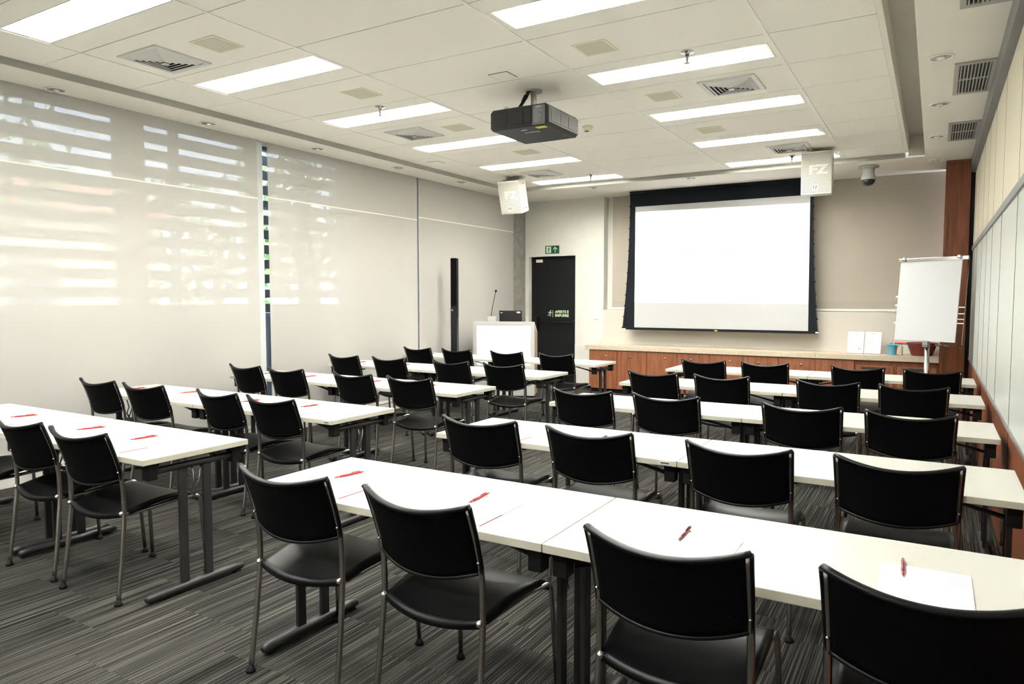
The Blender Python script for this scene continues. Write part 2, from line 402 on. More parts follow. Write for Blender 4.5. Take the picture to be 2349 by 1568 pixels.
m = MB(); runner(m, -.145, 0, .12, 0, -.004); m.cbox((-.085, -.003, 0), (.006, .003, .12)); m.build('running_figure', 'glow_paint', sg)
ex = empty('exit_sign', (-5.596, YB - .004, 2.289)); tag(ex, 'small green exit sign with running figure and arrow above the black door', 'sign')
MB().cbox((0, 0, 0), (.265, .006, .135)).build('panel', 'sign_green', ex)
MB().cbox((-.065, -.004, 0), (.09, .002, .105)).build('doorway_mark', 'glow_paint', ex)
m = MB(); runner(m, -.065, 0, .10, 0, -.006); m.build('running_figure', 'sign_green', ex)
m = MB(); m.cbox((.058, -.005, -.005), (.010, .002, .085))
for sgn in (-1, 1): m.tube([(.058 + sgn * .038, -.005, .002), (.058, -.005, .042)], .0055, 6)
m.build('arrow', 'glow_paint', ex)
sw = empty('light_switch', (-4.77, YB - .006, 1.195)); tag(sw, 'white light switch plate on the wall right of the black door', 'switch')
MB().cbox((0, 0, 0), (.085, .012, .14)).build('plate', 'switch_white', sw, .003); MB().cbox((0, -.008, .0), (.045, .006, .07)).build('rocker', 'plaster_white', sw, .001)
# blind inside the recess
t = empty('recess_blind', (-2.27, YB + .12, 1.29)); tag(t, 'wide beige roller blind in the recess behind the projection screen', 'blind')
MB().box((-2.28, -.001, .03), (2.36, .001, ZS - 1.29)).build('fabric', 'blind_back', t)
MB().box((-2.28, -.004, .035), (2.36, .004, .135)).build('hem_band', 'blind_band', t); MB().box((-2.28, -.012, 0), (2.36, .012, .03)).build('bottom_bar', 'plaster_white', t)
# right corner post and right wall
pst = empty('wood_post', (.20, 10.4, 0)); tag(pst, 'tall reddish brown wooden post at the right end of the counter', 'post')
MB().box((-.13, -.32, 0), (.125, .35, ZS - .005)).build('panel', 'cherry_dark', pst)
m = MB(); m.box((-.132, -.335, 0), (-.10, -.318, ZS - .005)); m.box((-.10, -.335, ZS - .045), (.125, -.318, ZS - .005)); m.build('edge_trim', 'cherry_dark', pst)
struct(MB().box((.326, 10.1, 0), (XR, YB, ZS)).build('trim_5', 'black_gap'))
seams = [9.75, 9.1, 8.16, 7.42, 6.71, 5.82, 4.74, 3.6, 2.5, 1.4, .3, -.9, YF]
ZB0, ZB1 = .752, 2.03
m = MB(); ye = 10.1
m.box((XR + .02, YF, 0), (XR + .1, YB, ZS), 3)
for ys in seams:
    m.box((XR, ys + .004, ZB0), (XR + .03, ye - .004, ZB1), 0); m.box((XR, ys + .003, ZB1), (XR + .03, ye - .003, ZS), 1); m.box((XR, ys + .004, 0), (XR + .03, ye - .004, ZB0), 2); m.box((XR - .0012, ys - .006, .0), (XR + .03, ys + .006, ZB1), 3) if ys > YF + .1 else None; m.box((XR - .0008, ys - .003, ZB1), (XR + .03, ys + .003, ZS), 3); ye = ys
struct(m.build('wall_right', ['board_white', 'panel_beige', 'cherry_dark', 'black_gap']))
m = MB(); m.box((XR - .012, YF, ZB1), (XR + .01, 10.1, ZB1 + .05)); m.box((XR - .008, YF, ZB0 - .015), (XR + .01, 10.1, ZB0 + .004)); m.box((XR - .05, YF, 2.95), (XR + .01, 10.1, ZS))
struct(m.build('trim_6', 'rail_grey'))
struct(MB().box((XL - .2, YF - .1, 0), (XR + .1, YF, ZS)).build('wall_front', 'paint_cream'))

# ------------------------------------------------------------------ ceiling fittings
nm = {('A', -1): 'nearest the camera in the left row', ('A', 1): 'second nearest in the left row', ('A', 3): 'third nearest in the left row', ('A', 5): 'fourth from the camera in the left row', ('A', 7): 'second farthest in the left row', ('A', 9): 'farthest in the left row',
      ('C', 1): 'nearest the camera in the right row', ('C', 3): 'second nearest in the right row', ('C', 5): 'third nearest in the right row', ('C', 7): 'fourth nearest in the right row', ('C', 9): 'farthest of the right row'}
def ceiling_light(c, k):
    x0, x1 = LX[c]; ya, yb = yk(k + .26), yk(k + .70)
    t = empty('ceiling_light', ((x0 + x1) / 2, (ya + yb) / 2, ZT)); a, b = (x1 - x0) / 2, (yb - ya) / 2
    tag(t, 'bright recessed fluorescent ceiling light ' + nm.get((c, k), 'behind the camera, out of view'), 'ceiling light', 'recessed ceiling lights')
    h = MB(); th = .006
    h.box((-a, -b, 0), (a, -b + th, .07)); h.box((-a, b - th, 0), (a, b, .07)); h.box((-a, -b + th, 0), (-a + th, b - th, .07)); h.box((a - th, -b + th, 0), (a, b - th, .07)); h.box((-a, -b, .07), (a, b, .076))
    h.build('housing', 'tee_white', t)
    e = .0 if c == 'A' else .055
    MB().box((-a + th + .001, -b + th + .001, .060), (a - th - .001 - e, b - th - .001, .066)).build('diffuser', 'lamp_glow', t)
    h = MB(); nb = 13
    for i in range(1, nb):
        xx = -a + th + (2 * a - 2 * th - e) * i / nb; h.box((xx - .002, -b + th + .001, .004), (xx + .002, b - th - .001, .056))
    h.build('louver_blades', 'tee_white', t)
    if e: MB().box((a - th - e + .002, -b + th + .004, .012), (a - th - .002, b - th - .004, .06)).build('end_reflector', 'reflector', t)
for c, k in LIGHT: ceiling_light(c, k)

def make_vent(label, x, y, s=.44):
    t = empty('air_diffuser', (x, y, ZT)); h = s / 2; tag(t, label, 'air vent', 'square ceiling air diffusers')
    m = MB(); f = .035
    for a, b in (((-h, -h), (h, -h + f)), ((-h, h - f), (h, h)), ((-h, -h + f), (-h + f, h - f)), ((h - f, -h + f), (h, h - f))): m.box((a[0], a[1], -.010), (b[0], b[1], 0))
    m.build('frame', 'vent_metal', t)
    MB().box((-h + f, -h + f, -.003), (h - f, h - f, 0)).build('backing', 'vent_dark', t)
    m = MB(); r = h - f
    for q in range(6):
        r0 = r - .031 * q - .003; r1 = r0 - .034; za, zb = -.004, -.027
        A = [(-r0, -r0, za), (r0, -r0, za), (r0, r0, za), (-r0, r0, za)]; B = [(-r1, -r1, zb), (r1, -r1, zb), (r1, r1, zb), (-r1, r1, zb)]
        if r1 < .012: break
        C = [(p[0] * .97, p[1] * .97, p[2] + .004) for p in B]
        m._add(A + B + C, [(i, (i + 1) % 4, 4 + (i + 1) % 4, 4 + i) for i in range(4)] + [(4 + i, 4 + (i + 1) % 4, 8 + (i + 1) % 4, 8 + i) for i in range(4)])
    m.box((-.022, -.022, -.036), (.022, .022, -.03)); m.build('louver', 'vent_metal', t)
make_vent('square ceiling air diffuser above the first wide blind, nearest the camera', -4.78, 3.19)
make_vent('square ceiling air diffuser in the left bay left of the projector', -4.68, 5.90)
make_vent('far square ceiling air diffuser just behind the left hanging speaker', -4.66, 8.62)
make_vent('square ceiling air diffuser in the right bay, second light to third light', -1.45, 5.88)
make_vent('far square ceiling air diffuser beside the right hanging speaker', -1.47, 8.62)
def panel_spk(label, x, y, s=.245):
    t = empty('ceiling_speaker', (x, y, ZT)); h = s / 2; tag(t, label, 'ceiling speaker', 'flush square ceiling speakers')
    MB().box((-h, -h, -.006), (h, h, 0)).build('frame', 'frame_cream', t); MB().box((-h + .02, -h + .02, -.009), (h - .02, h - .02, -.005)).build('grille', 'grille_cream', t)
panel_spk('flush square speaker grille beside the nearest air diffuser on the left', -4.195, 3.18)
panel_spk('flush square speaker grille between the second and third lights of the left row', -4.155, 4.54)
panel_spk('flush square speaker grille beside the middle left air diffuser', -4.15, 5.92)
panel_spk('flush square speaker grille just below the projector in the photo', -4.14, 7.3)
panel_spk('flush square speaker grille between the two nearest lights of the right row', -2.04, 4.54)
panel_spk('flush square speaker grille left of the nearest right bay air diffuser', -2.02, 5.90)
panel_spk('flush square speaker grille between third and fourth lights of the right row', -2.0, 7.3)
def sprinkler(label, x, y):
    t = empty('sprinkler', (x, y, ZT)); tag(t, label, 'sprinkler', 'ceiling sprinklers')
    MB().lathe([(.045, 0), (.043, -.006), (.02, -.012), (.018, -.02)], n=20).build('flange', 'chrome', t)
    m = MB(); m.lathe([(.012, -.018), (.012, -.05), (.008, -.06), (.006, -.075)], n=12); m.lathe([(0, -.075), (.022, -.076), (.022, -.079), (0, -.08)], n=14); m.build('head', 'chrome', t)
sprinkler('chrome sprinkler head beside the third light of the left row', -4.297, 4.95 - .02)
sprinkler('chrome sprinkler head beside the second light of the right row', -1.526, 4.96 - .02)
sprinkler('far chrome sprinkler head beside the farthest left row light', -4.133, 9.08)
sprinkler('far chrome sprinkler head left of the right hanging speaker', -1.52, 9.10)
t = empty('smoke_detector', (-3.015, 6.54, ZT)); tag(t, 'round cream smoke detector on the ceiling right of the projector', 'smoke detector')
MB().lathe([(.055, 0), (.055, -.018), (.046, -.024), (.040, -.045), (.02, -.05), (0, -.05)], n=24).build('body', 'frame_cream', t); MB().cbox((0, -.02, -.05), (.035, .02, .006)).build('sensor_slot', 'vent_dark', t)
def hatch(label, x, y, sx, sy):
    t = empty('access_panel', (x, y, ZT)); tag(t, label, 'access panel')
    MB().box((-sx, -sy, -.002), (sx, sy, 0)).build('frame', 'gap_grey', t); MB().box((-sx + .006, -sy + .006, -.004), (sx - .006, sy - .006, -.001)).build('lid', 'ceiling_tile', t)
hatch('small square access panel in the ceiling tile nearer than the projector', -2.90, 4.74, .085, .08)
hatch('small square access panel in the left ceiling strip beyond the second light', -5.44, 7.28, .085, .08)
def downlight(label, x, y):
    t = empty('downlight', (x, y, ZS)); tag(t, label, 'downlight', 'round soffit downlights')
    MB().lathe([(.082, 0), (.08, -.006), (.066, -.007), (.064, 0)], n=28).build('ring', 'tee_white', t)
    m = MB(); n = 28
    m.lathe([(.065, -.003), (.05, -.0015), (.03, -.001), (0, -.0008)], n=28); m.build('reflector', 'dark_chrome', t)
    MB().lathe([(.030, -.001), (.026, -.012), (.012, -.02), (0, -.021)], n=16).build('bulb', 'reflector', t)
for i, (x, y, s) in enumerate(((-6.03, 3.081, 'nearest round downlight in the left soffit over the wide blind'), (-5.943, 4.392, 'second round downlight from the camera in the left soffit'), (-5.905, 5.732, 'third round downlight from the camera in the left soffit'), (-5.865, 7.06, 'fourth round downlight from the camera in the left soffit'), (-5.81, 8.38, 'farthest round downlight in the left soffit'),
     (-4.413, 9.803, 'round downlight in the far soffit left of the projection screen'), (-2.923, 9.711, 'round downlight in the far soffit above the projection screen'), (-.036, 9.966, 'farthest round downlight of the right soffit before the wooden post'), (-.031, 8.536, 'third round downlight in the right soffit beside the far grille'), (-.015, 7.145, 'second round downlight in the right soffit between the grilles'), (-.015, 5.774, 'nearest round downlight in the right soffit left of the middle grille'))):
    downlight(s, x, y)
def grille(label, x, y, sx=.135, sy=.44):
    t = empty('return_grille', (x, y, ZS)); tag(t, label, 'air grille', 'grey return grilles in the right soffit')
    m = MB(); f = .03
    m.box((-sx, -sy, -.012), (sx, -sy + f * 1.6, 0)); m.box((-sx, sy - f * 1.6, -.012), (sx, sy, 0)); m.box((-sx, -sy + f * 1.6, -.012), (-sx + f, sy - f * 1.6, 0)); m.box((sx - f * 1.5, -sy + f * 1.6, -.012), (sx, sy - f * 1.6, 0)); m.build('frame', 'vent_grey', t)
    MB().box((-sx + .01, -sy + .01, -.003), (sx - .01, sy - .01, 0)).build('backing', 'vent_dark', t)
    m = MB(); n = 9
    for i in range(n):
        xx = -sx + f + (i + .35) * (2 * sx - 2.5 * f) / n
        m.box((xx, -sy + f * 1.6, -.0115), (xx + .008, sy - f * 1.6, -.003))
    m.box((-sx + f, -.012, -.011), (sx - f, .012, -.002)); m.build('slats', 'vent_grey', t)
grille('grey return air grille in the right soffit cut off by the top edge', .205, 4.42)
grille('grey return air grille in the right soffit between the nearest two downlights', .205, 6.41)
grille('smaller looking far grey return air grille in the right soffit', .197, 8.37)
t = empty('dome_camera', (-.76, 9.99, ZS)); tag(t, 'grey dome security camera hanging from the far soffit', 'security camera')
MB().lathe([(.115, 0), (.115, -.02), (.075, -.028), (.068, -.045), (.068, -.10), (.082, -.135), (.085, -.165), (.08, -.17)], n=28).build('housing', 'dome_grey', t)
MB().lathe([(.078, -.168), (.074, -.20), (.055, -.228), (.03, -.24), (0, -.243)], n=28).build('dome', 'dome_glass', t)

# projector
pj = empty('projector', (-2.86, 5.18, 2.80)); tag(pj, 'black video projector hanging from a short pole under the ceiling', 'projector')
a, b, h = .26, .265, .165; ch = .022
def cham(z0, z1, c): return [(-a + c, z0), (a - c, z0), (a, z0 + c), (a, z1 - c), (a - c, z1), (-a + c, z1), (-a, z1 - c), (-a, z0 + c)]
MB().prism(cham(0, h, ch), -b, b, 'y').build('body', 'projector_body', pj)
m = MB(); m.box((a - .002, -b + .01, ch), (a + .004, b - .004, h - ch)); m.build('side_panel', 'projector_side', pj)
for y0, y1 in ((-.22, -.085), (-.06, .06), (.085, .20)): MB().box((a + .003, y0, ch + .014), (a + .006, y1, h - ch - .012)).build('side_grille', 'perf_dark', pj)
for x0, x1 in ((-.215, -.11), (-.075, .035), (.05, .11)): MB().box((x0, -b - .003, .03), (x1, -b + .002, h - .03)).build('rear_vent', 'projector_dark', pj)
sl = MB().box((.125, -b - .003, .008), (.235, -b + .001, h - .008)).build('rating_label', 'sticker_grey', pj)
m = MB(); rnd = random.Random(3)
for i in range(9): m.box((.14, -b - .0045, .03 + i * .012), (.14 + rnd.uniform(.03, .08), -b - .003, .033 + i * .012))
m.box((.15, -b - .0045, h - .026), (.20, -b - .003, h - .016)); m.build('label_print', 'grey_print', sl)
MB().box((.13, -.235, -.0015), (.215, -.185, .001)).build('warning_sticker', 'sticker_yellow', pj)
MB().box((-.02, -.195, -.0015), (.03, -.18, .001)).build('white_sticker', 'white_print', pj)
text('lettering', 'Panasonic', .034, 'white_print', pj, (.03, -.10, -.001), (R(180), 0, R(180)))
m = MB(); m.lathe([(.024, h), (.024, ZT - 2.80)], (-.03, .03, 0), 14); m.lathe([(.07, ZT - 2.80 - .012), (.07, ZT - 2.80)], (-.03, .03, 0), 20); m.build('mount_pole', 'vent_grey', pj)
m = MB(); m.cbox((-.06, -.05, h + .012), (.24, .30, .018)); m.cbox((-.14, -.13, h + .02), (.03, .20, .012)); m.cbox((.16, .02, h + .014), (.03, .03, .028)); m.build('mount_bracket', 'vent_metal', pj)
m = MB()
for dx, dy in ((0, 0), (.014, .006)): m.tube([(-.13 + dx, -.10 + dy, h + .02), (-.11 + dx, -.06 + dy, h + .07), (-.075 + dx, -.03 + dy, h + .14), (-.06 + dx, -.02 + dy, h + .185), (-.035 + dx, .0 + dy, h + .197)], .007, 8)
m.tube([(-.092, -.042, h + .10), (-.07, -.026, h + .155)], .016, 8); m.build('cables', 'cable_black', pj)

# hanging loudspeakers
def hang_speaker(label, x, y, z, wd, ht, yaw, pitch):
    t = empty('hanging_speaker', (x, y, z)); t.rotation_euler = (R(pitch), 0, R(yaw)); tag(t, label, 'loudspeaker', 'white hanging loudspeakers')
    h = ht / 2; a = wd / 2
    MB().prism([(-a, -.14), (a, -.14), (a, .06), (a * .62, .14), (-a * .62, .14), (-a, .06)], -h, h, 'z').build('cabinet', 'speaker_white', t, .006)
    g = MB().box((-a + .008, -.147, -h + .018), (a - .008, -.139, h - .018)).build('grille', 'perf_white', t)
    text('raised_logo', 'FZ', ht * .30, 'speaker_white', g, (0.02, -.147, .03), (R(90), 0, 0), .006, sx=1.25)
    bd = MB().cbox((-.01, -.1485, -h + .075), (.065, .004, .065)).build('badge', 'speaker_white', g)
    text('badge_logo', 'FZ', .044, 'ink', bd, (-.01, -.151, -h + .075), (R(90), 0, 0), .001)
    m = MB(); m.tube([(-a * .6, .02, h - .002), (-a * .6, .02, h + .018), (a * .6, .02, h + .018), (a * .6, .02, h - .002)], .009, 8); m.build('yoke_bracket', 'dome_grey', t)
    m = MB(); top = ZT - z
    q = Euler((R(pitch), 0, R(yaw))).to_matrix().inverted() @ Vector((0, .02, top - .0)) 
    m.tube([(0, .02, h + .01), (q.x, q.y + .02, q.z)], .02, 10); m.lathe([(.05, -.012), (.05, 0)], (q.x, q.y + .02, q.z), 16); m.build('ceiling_bracket', 'vent_metal', t)
    for zz in (-h + .06, h - .06): MB().lathe([(0, 0), (.008, 0), (.008, .003), (0, .003)], n=8).build('screw', 'ink', t, loc=(a + .001, -.02, zz), rot=(0, R(90), 0))
hang_speaker('white perforated loudspeaker hanging tilted over the concrete pillar side, left one', -5.12, 8.68, 2.90, .335, .455, 2, 17)
hang_speaker('white perforated loudspeaker hanging in front of the projection screen top right corner', -1.20, 8.89, 2.89, .325, .48, 1, 3)

# projection screen
sc = empty('projection_screen', (-2.76, 10.5, .98)); tag(sc, 'large pull-down projection screen with black borders on the far wall', 'projection screen')
def scy(x, z): return (x + 2.76, 0, z - .98)
m = MB(); L = []; Rr = []; nseg = 14
for i in range(nseg + 1):
    f = i / nseg; z = 1.0 + (3.105 - 1.0) * f; bow = .11 * (1 - f) ** 2.2 + .005
    zl = z; L.append((-4.075 - bow - .02 + .0, z)); Rr.append((-1.475 + bow * .9, z))
pts = L + Rr[::-1]
pts = [(p[0] + 2.76, p[1] - .98) for p in pts]
m.prism(pts, -.003, .003, 'y'); m.build('border', 'screen_black', sc)
m = MB(); m._add([scy(-4.02, 1.015), scy(-1.49, 1.015), scy(-1.505, 2.875), scy(-4.02, 2.875)], [(0, 1, 2, 3)]); ob = m.build('screen_surface', 'screen_white', sc); ob.location = (0, -.0045, 0)
m = MB(); m._add([scy(-4.018, 1.40), scy(-1.50, 1.388), scy(-1.508, 2.765), scy(-4.018, 2.795)], [(0, 1, 2, 3)]); im = m.build('projected_image_glow', 'projected_glow', sc); im.location = (0, -.006, 0)  # self-glowing patch stands in for the projector's beam
text('projected_lettering', 'johnson johnson', .115, 'projected_text_glow', im, (-2.93 + 2.76, -.003, 2.165 - .98), (R(-90), 0, 0), align='CENTER', sx=1.0)
MB().cbox((-2.76 + 2.76, 0, .018), (2.80, .03, .036)).build('bottom_bar', 'screen_black', sc, .004)
for x in (.01,): MB().cbox((x, -.017, .012), (.045, .004, .02)).build('pull_tab', 'sticker_yellow', sc)
MB().cbox((1.385, -.0165, .018), (.04, .004, .022)).build('end_cap_mark', 'white_print', sc)
MB().box((-1.345, -.035, 2.095), (1.285, .035, ZS - .98)).build('screen_case', 'screen_black', sc)
for side in (-1, 1):
    m = MB(); path = []
    for i in range(25):
        f = i / 24; z = .03 + 2.05 * f; bow = .11 * (1 - f) ** 2.2 + .005
        x = (-1.335 - bow - .006) if side < 0 else (1.285 + bow * .9 + .006)
        path.append((x, 0, z)); 
        if i % 2 == 0: m.cbox((x, 0, z), (.028, .008, .018))
    m.tube(path, .004, 6); m.build('tension_cord', 'screen_black', sc)

# counter and cabinets
YC = 10.2; CX0, CX1 = -4.66, .066
wds = (CX1 - CX0) / 5
cl = ['leftmost cherry wood cabinet under the counter beside the black door wall', 'second cherry wood cabinet from the left under the counter', 'middle cherry wood cabinet under the counter below the projection screen', 'fourth cherry wood cabinet from the left under the counter', 'rightmost cherry wood cabinet with dark pulls beside the wooden post']
for i in range(5):
    x0 = CX0 + wds * i; t = empty('base_cabinet', (x0 + wds / 2, YC + .27, 0)); a = wds / 2
    tag(t, cl[i], 'cabinet', 'cherry wood cabinets under the far counter')
    MB().box((-a + .001, -.235, .06), (a - .001, .27, .668)).build('carcass', 'cherry_dark', t); MB().box((-a + .001, -.20, 0), (a - .001, .27, .06)).build('plinth', 'black_gap', t)
    for sx in (-1, 1):
        x1, x2 = (-a + .004, -.003) if sx < 0 else (.003, a - .004)
        if i < 4:
            d = MB().box((x1, -.255, .065), (x2, -.236, .655)).build('door', 'cherry', t, .001)
            kx = (x1 + x2) / 2 + (.06 if sx < 0 else -.02)
            m = MB(); m.lathe([(.006, 0), (.006, .012), (.013, .016), (.013, .022), (.008, .026), (0, .027)], n=12); k = m.build('knob', 'chrome', d, loc=(kx, -.255, .575), rot=(R(90), 0, 0))
        else:
            for z0, z1 in ((.40, .60), (.065, .395)):
                d = MB().box((x1 + .02, -.255, z0), (x2 - .02, -.236, z1)).build('drawer', 'cherry', t, .001)
                MB().box((x1 + .08, -.258, z1 - .05), (x2 - .10, -.25, z1 - .02)).build('recessed_pull', 'vent_dark', d)
t = empty('countertop', (0, YC, .668)); tag(t, 'long beige stone countertop along the far wall under the screen', 'countertop')
m = MB()
for x0, x1 in ((-4.725, -3.2), (-3.197, -1.35), (-1.347, .066)): m.box((x0, 0, 0), (x1, YB - YC - .003, .066))
m.build('slab', 'counter_beige', t, .002)
MB().box((-4.725, YB - YC - .014, .066), (.066, YB - YC - .003, .13)).build('upstand', 'paint_lower', t)
ZC = .734
def stand(label, x, rz, lines, s):
    t = empty('sign_stand', (x, 10.45, ZC), R(rz)); tag(t, label, 'sign stand', 'acrylic stands with printed sheets on the counter')
    tilt = Matrix.Rotation(R(-14), 4, 'X')
    MB().box((-.10, -.003, 0), (.10, 0, .30), mx=tilt).build('acrylic_sheet', 'acrylic', t)
    MB().box((-.10, -.02, 0), (.10, .09, .004)).build('acrylic_base', 'acrylic', t)
    p = MB().box((-.097, -.0055, .004), (.097, -.0035, .296), mx=tilt).build('printed_sheet', 'paper', t)
    m = MB(); r = random.Random(s)
    for q in range(lines):
        z = .265 - q * .0145
        if q == 0: m.box((-.035, -.0068, z), (.04, -.0054, z + .006), mx=tilt)
        elif r.random() < .8: m.box((-.08, -.0068, z), (-.08 + r.uniform(.04, .15), -.0054, z + .0035), mx=tilt)
    m.build('print', 'faint_print', p)
    if s == 1: MB().box((.04, -.007, .06), (.055, -.0054, .072), mx=tilt).build('red_mark', 'red_print', p)
stand('left printed sheet in acrylic stand on the counter right of the screen', -.895, -4, 17, 1)
stand('right printed sheet in acrylic stand on the counter beside the blue cup', -.69, -6, 18, 2)
t = empty('cup', (-.452, 10.40, ZC)); tag(t, 'light blue plastic cup on the counter left of the flip chart', 'cup')
MB().lathe([(.042, 0), (.046, .004), (.055, .135), (.059, .137), (.059, .145), (.052, .145), (.043, .01), (0, .008)], n=24).build('body', 'cup_blue', t)
m = MB(); m.cbox((.0, .0, .135), (.13, .13, .012)); m.build('lid', 'cup_blue', t, .004)
t = empty('bottle', (-.365, 10.38, ZC)); tag(t, 'small clear bottle with orange label between blue cup and red basin', 'bottle')
MB().lathe([(.030, 0), (.033, .005), (.033, .11), (.02, .125), (.02, .14), (0, .14)], n=18).build('body', 'bottle_clear', t)
MB().cbox((-.02, -.034, .06), (.02, .004, .09)).build('label_strip', 'label_orange', t)
t = empty('basin', (-.125, 10.48, ZC)); tag(t, 'dark red plastic basin on the counter behind the flip chart', 'basin')
MB().lathe([(.115, 0), (.12, .004), (.17, .15), (.185, .153), (.185, .163), (.165, .163), (.115, .012), (0, .01)], n=32).build('bowl', 'basin_red', t)

# flip chart
fc = empty('flip_chart', (-.075, 9.23, 0), R(-33)); tag(fc, 'acrylic flip chart with blank white pad beside the wooden post', 'flip chart')
lean = Matrix.Translation((0, 0, .93)) @ Matrix.Rotation(R(-5), 4, 'X')
MB().box((-.40, -.004, 0), (.40, .004, .985), mx=lean).build('acrylic_board', 'acrylic', fc)
MB().box((-.40, -.05, 0), (.40, -.004, .006), mx=lean).build('pen_tray', 'acrylic', fc)
cb = MB().box((-.40, -.022, .955), (.40, -.004, .995), mx=lean).build('clamp_bar', 'chrome', fc, .002)
for x in (-.33, .31): m = MB(); m.lathe([(.02, 0), (.024, .01), (.024, .02), (.012, .026), (0, .026)], n=14); m.build('clamp_knob', 'bolt_chrome', cb, loc=lean @ Vector((x, -.022, .985)), rot=(R(75), 0, 0))
MB().box((-.375, -.018, .055), (.335, -.006, .955), mx=lean).build('paper_pad', 'pad_paper_dimmed', fc)
m = MB()
for z in (.435, .365, .305, .26): m.box((.335, -.008, z), (.40, -.004, z + .01), mx=lean)
for z in (.545, .445, .24): m.box((-.405, -.012, z), (-.37, -.004, z + .02), mx=lean)
m.build('white_clips', 'plaster_white', fc)
m = MB(); m.tube([(0, .03, .02), (0, .03, .97)], .026, 14); m.tube([(0, .03, .62), (0, .03, 1.0)], .021, 14); m.cbox((0, .01, .955), (.06, .05, .07)); m.build('pole', 'chrome', fc)
m = MB(); 
for q in range(5):
    th = 2 * math.pi * q / 5 + .3; m.tube([(.02 * math.cos(th), .03 + .02 * math.sin(th), .06), (.26 * math.cos(th), .03 + .26 * math.sin(th), .028)], [.02, .013], 8)
m.build('base', 'chrome', fc)
for nmn, x, c, lb in (('marker', -.28, 'marker_red', 'red marker pen lying on the flip chart tray'), ('marker', .20, 'ink', 'black marker pen lying on the flip chart tray')):
    p = Matrix.Translation(fc.location) @ Matrix.Rotation(R(-33), 4, 'Z') @ lean @ Vector((x, -.028, .016))
    t = empty('marker', p, R(-33)); tag(t, lb, 'marker')
    MB().tube([(-.07, 0, 0), (.035, 0, 0)], .009, 10).build('barrel', c, t); MB().tube([(.035, 0, 0), (.075, 0, 0)], .0098, 10).build('cap', c, t)

# lectern with screen, microphone, laptop
le = empty('lectern', (-5.50, 9.06, 0), R(23)); tag(le, 'white lectern with a lit front screen near the black door', 'lectern')
a = .455; z1 = 1.125
m = MB(); m.box((-a, -.20, .04), (-a + .055, -.165, z1)); m.box((a - .055, -.20, .04), (a, -.165, z1)); m.box((-a + .055, -.20, z1 - .06), (a - .055, -.165, z1)); m.box((-a + .055, -.20, .04), (a - .055, -.165, .49))
m.build('front_frame', 'lectern_white', le, .002)
for sx in (-1, 1):
    m = MB(); m.prism([(-.165, .04), (.25, .04), (.25, .96), (-.165, z1)], a - .03, a, 'x') if sx > 0 else m.prism([(-.165, .04), (.25, .04), (.25, .96), (-.165, z1)], -a, -a + .03, 'x')
    m.build('side_panel', 'lectern_white', le)
MB().prism([(-.11, .06), (.19, .06), (.19, .93), (-.11, 1.03)], a, a + .004, 'x').build('side_inlay', 'lectern_wood', le)
m = MB(); m.prism([(-.165, z1 - .03), (.25, .93), (.25, .96), (-.165, z1)], -a + .03, a - .03, 'x'); m.build('top', 'lectern_white', le)
MB().box((-a + .02, -.185, 0), (a - .02, .24, .04)).build('plinth', 'black_gap', le)
mo = MB().box((-a + .055, -.178, .49), (a - .055, -.168, z1 - .06)).build('monitor', 'monitor', le)
text('monitor_lettering', 'johnson&johnson', .036, 'monitor_text', mo, (0, -.180, .80), (R(90), 0, 0))
def on_lectern(x, y): # top surface height at local y
    f = (y + .165) / .415; z = z1 + (.96 - z1) * f
    return Matrix.Translation(le.location) @ Matrix.Rotation(R(23), 4, 'Z') @ Vector((x, y, z))
t = empty('microphone', on_lectern(-.185, -.13) + Vector((0, 0, .034)), R(23)); tag(t, 'black gooseneck microphone on a small white base on the lectern', 'microphone')
MB().box((-.06, -.04, -.012), (.06, .05, .055)).build('base', 'lectern_white', t, .004)
MB().tube([(-.01, 0, .055), (.005, 0, .16), (.03, .0, .29), (.06, -.01, .415)], .0042, 8).build('gooseneck', 'cable_black', t)
MB().lathe([(0, 0), (.011, .004), (.016, .016), (.016, .028), (.009, .04), (0, .042)], n=14).build('capsule', 'cable_black', t, loc=(.06, -.01, .408), rot=(0, R(12), 0))
t = empty('laptop', on_lectern(.08, .02) + Vector((0, 0, .022)), R(23)); tag(t, 'open black laptop on the lectern seen from the back of its lid', 'laptop')
lid = MB().box((-.17, -.02, .0), (.17, -.008, .215), mx=Matrix.Rotation(R(8), 4, 'X')).build('lid', 'projector_body', t, .003)
MB().cbox((.12, -.0215, .19), (.055, .003, .022), mx=Matrix.Rotation(R(8), 4, 'X')).build('lid_sticker', 'white_print', lid)
MB().cbox((-.135, -.0215, .185), (.035, .003, .010), mx=Matrix.Rotation(R(8), 4, 'X') @ Matrix.Rotation(0, 4, 'Y')).build('lid_mark', 'white_print', lid)
MB().box((-.17, .0, -.02), (.17, .21, -.004), mx=Matrix.Rotation(R(-21.5), 4, 'X')).build('keyboard_base', 'projector_dark', t, .003)
# column speaker
t = empty('column_speaker', (-5.83, 8.22, 0), R(20)); tag(t, 'tall slim black column speaker standing in front of the left wall', 'loudspeaker')
MB().box((-.045, -.05, .01), (.045, .06, 2.03)).build('column', 'cable_black', t, .008)
MB().box((-.042, -.053, 1.36), (.042, -.048, 2.02)).build('grille', 'chair_mesh', t)
MB().box((-.06, -.13, 0), (.06, .16, .015)).build('base_plate', 'steel_grey', t)
text('logo', 'Ω', .036, 'white_print', t, (-.02, -.052, 1.30), (R(90), 0, 0))

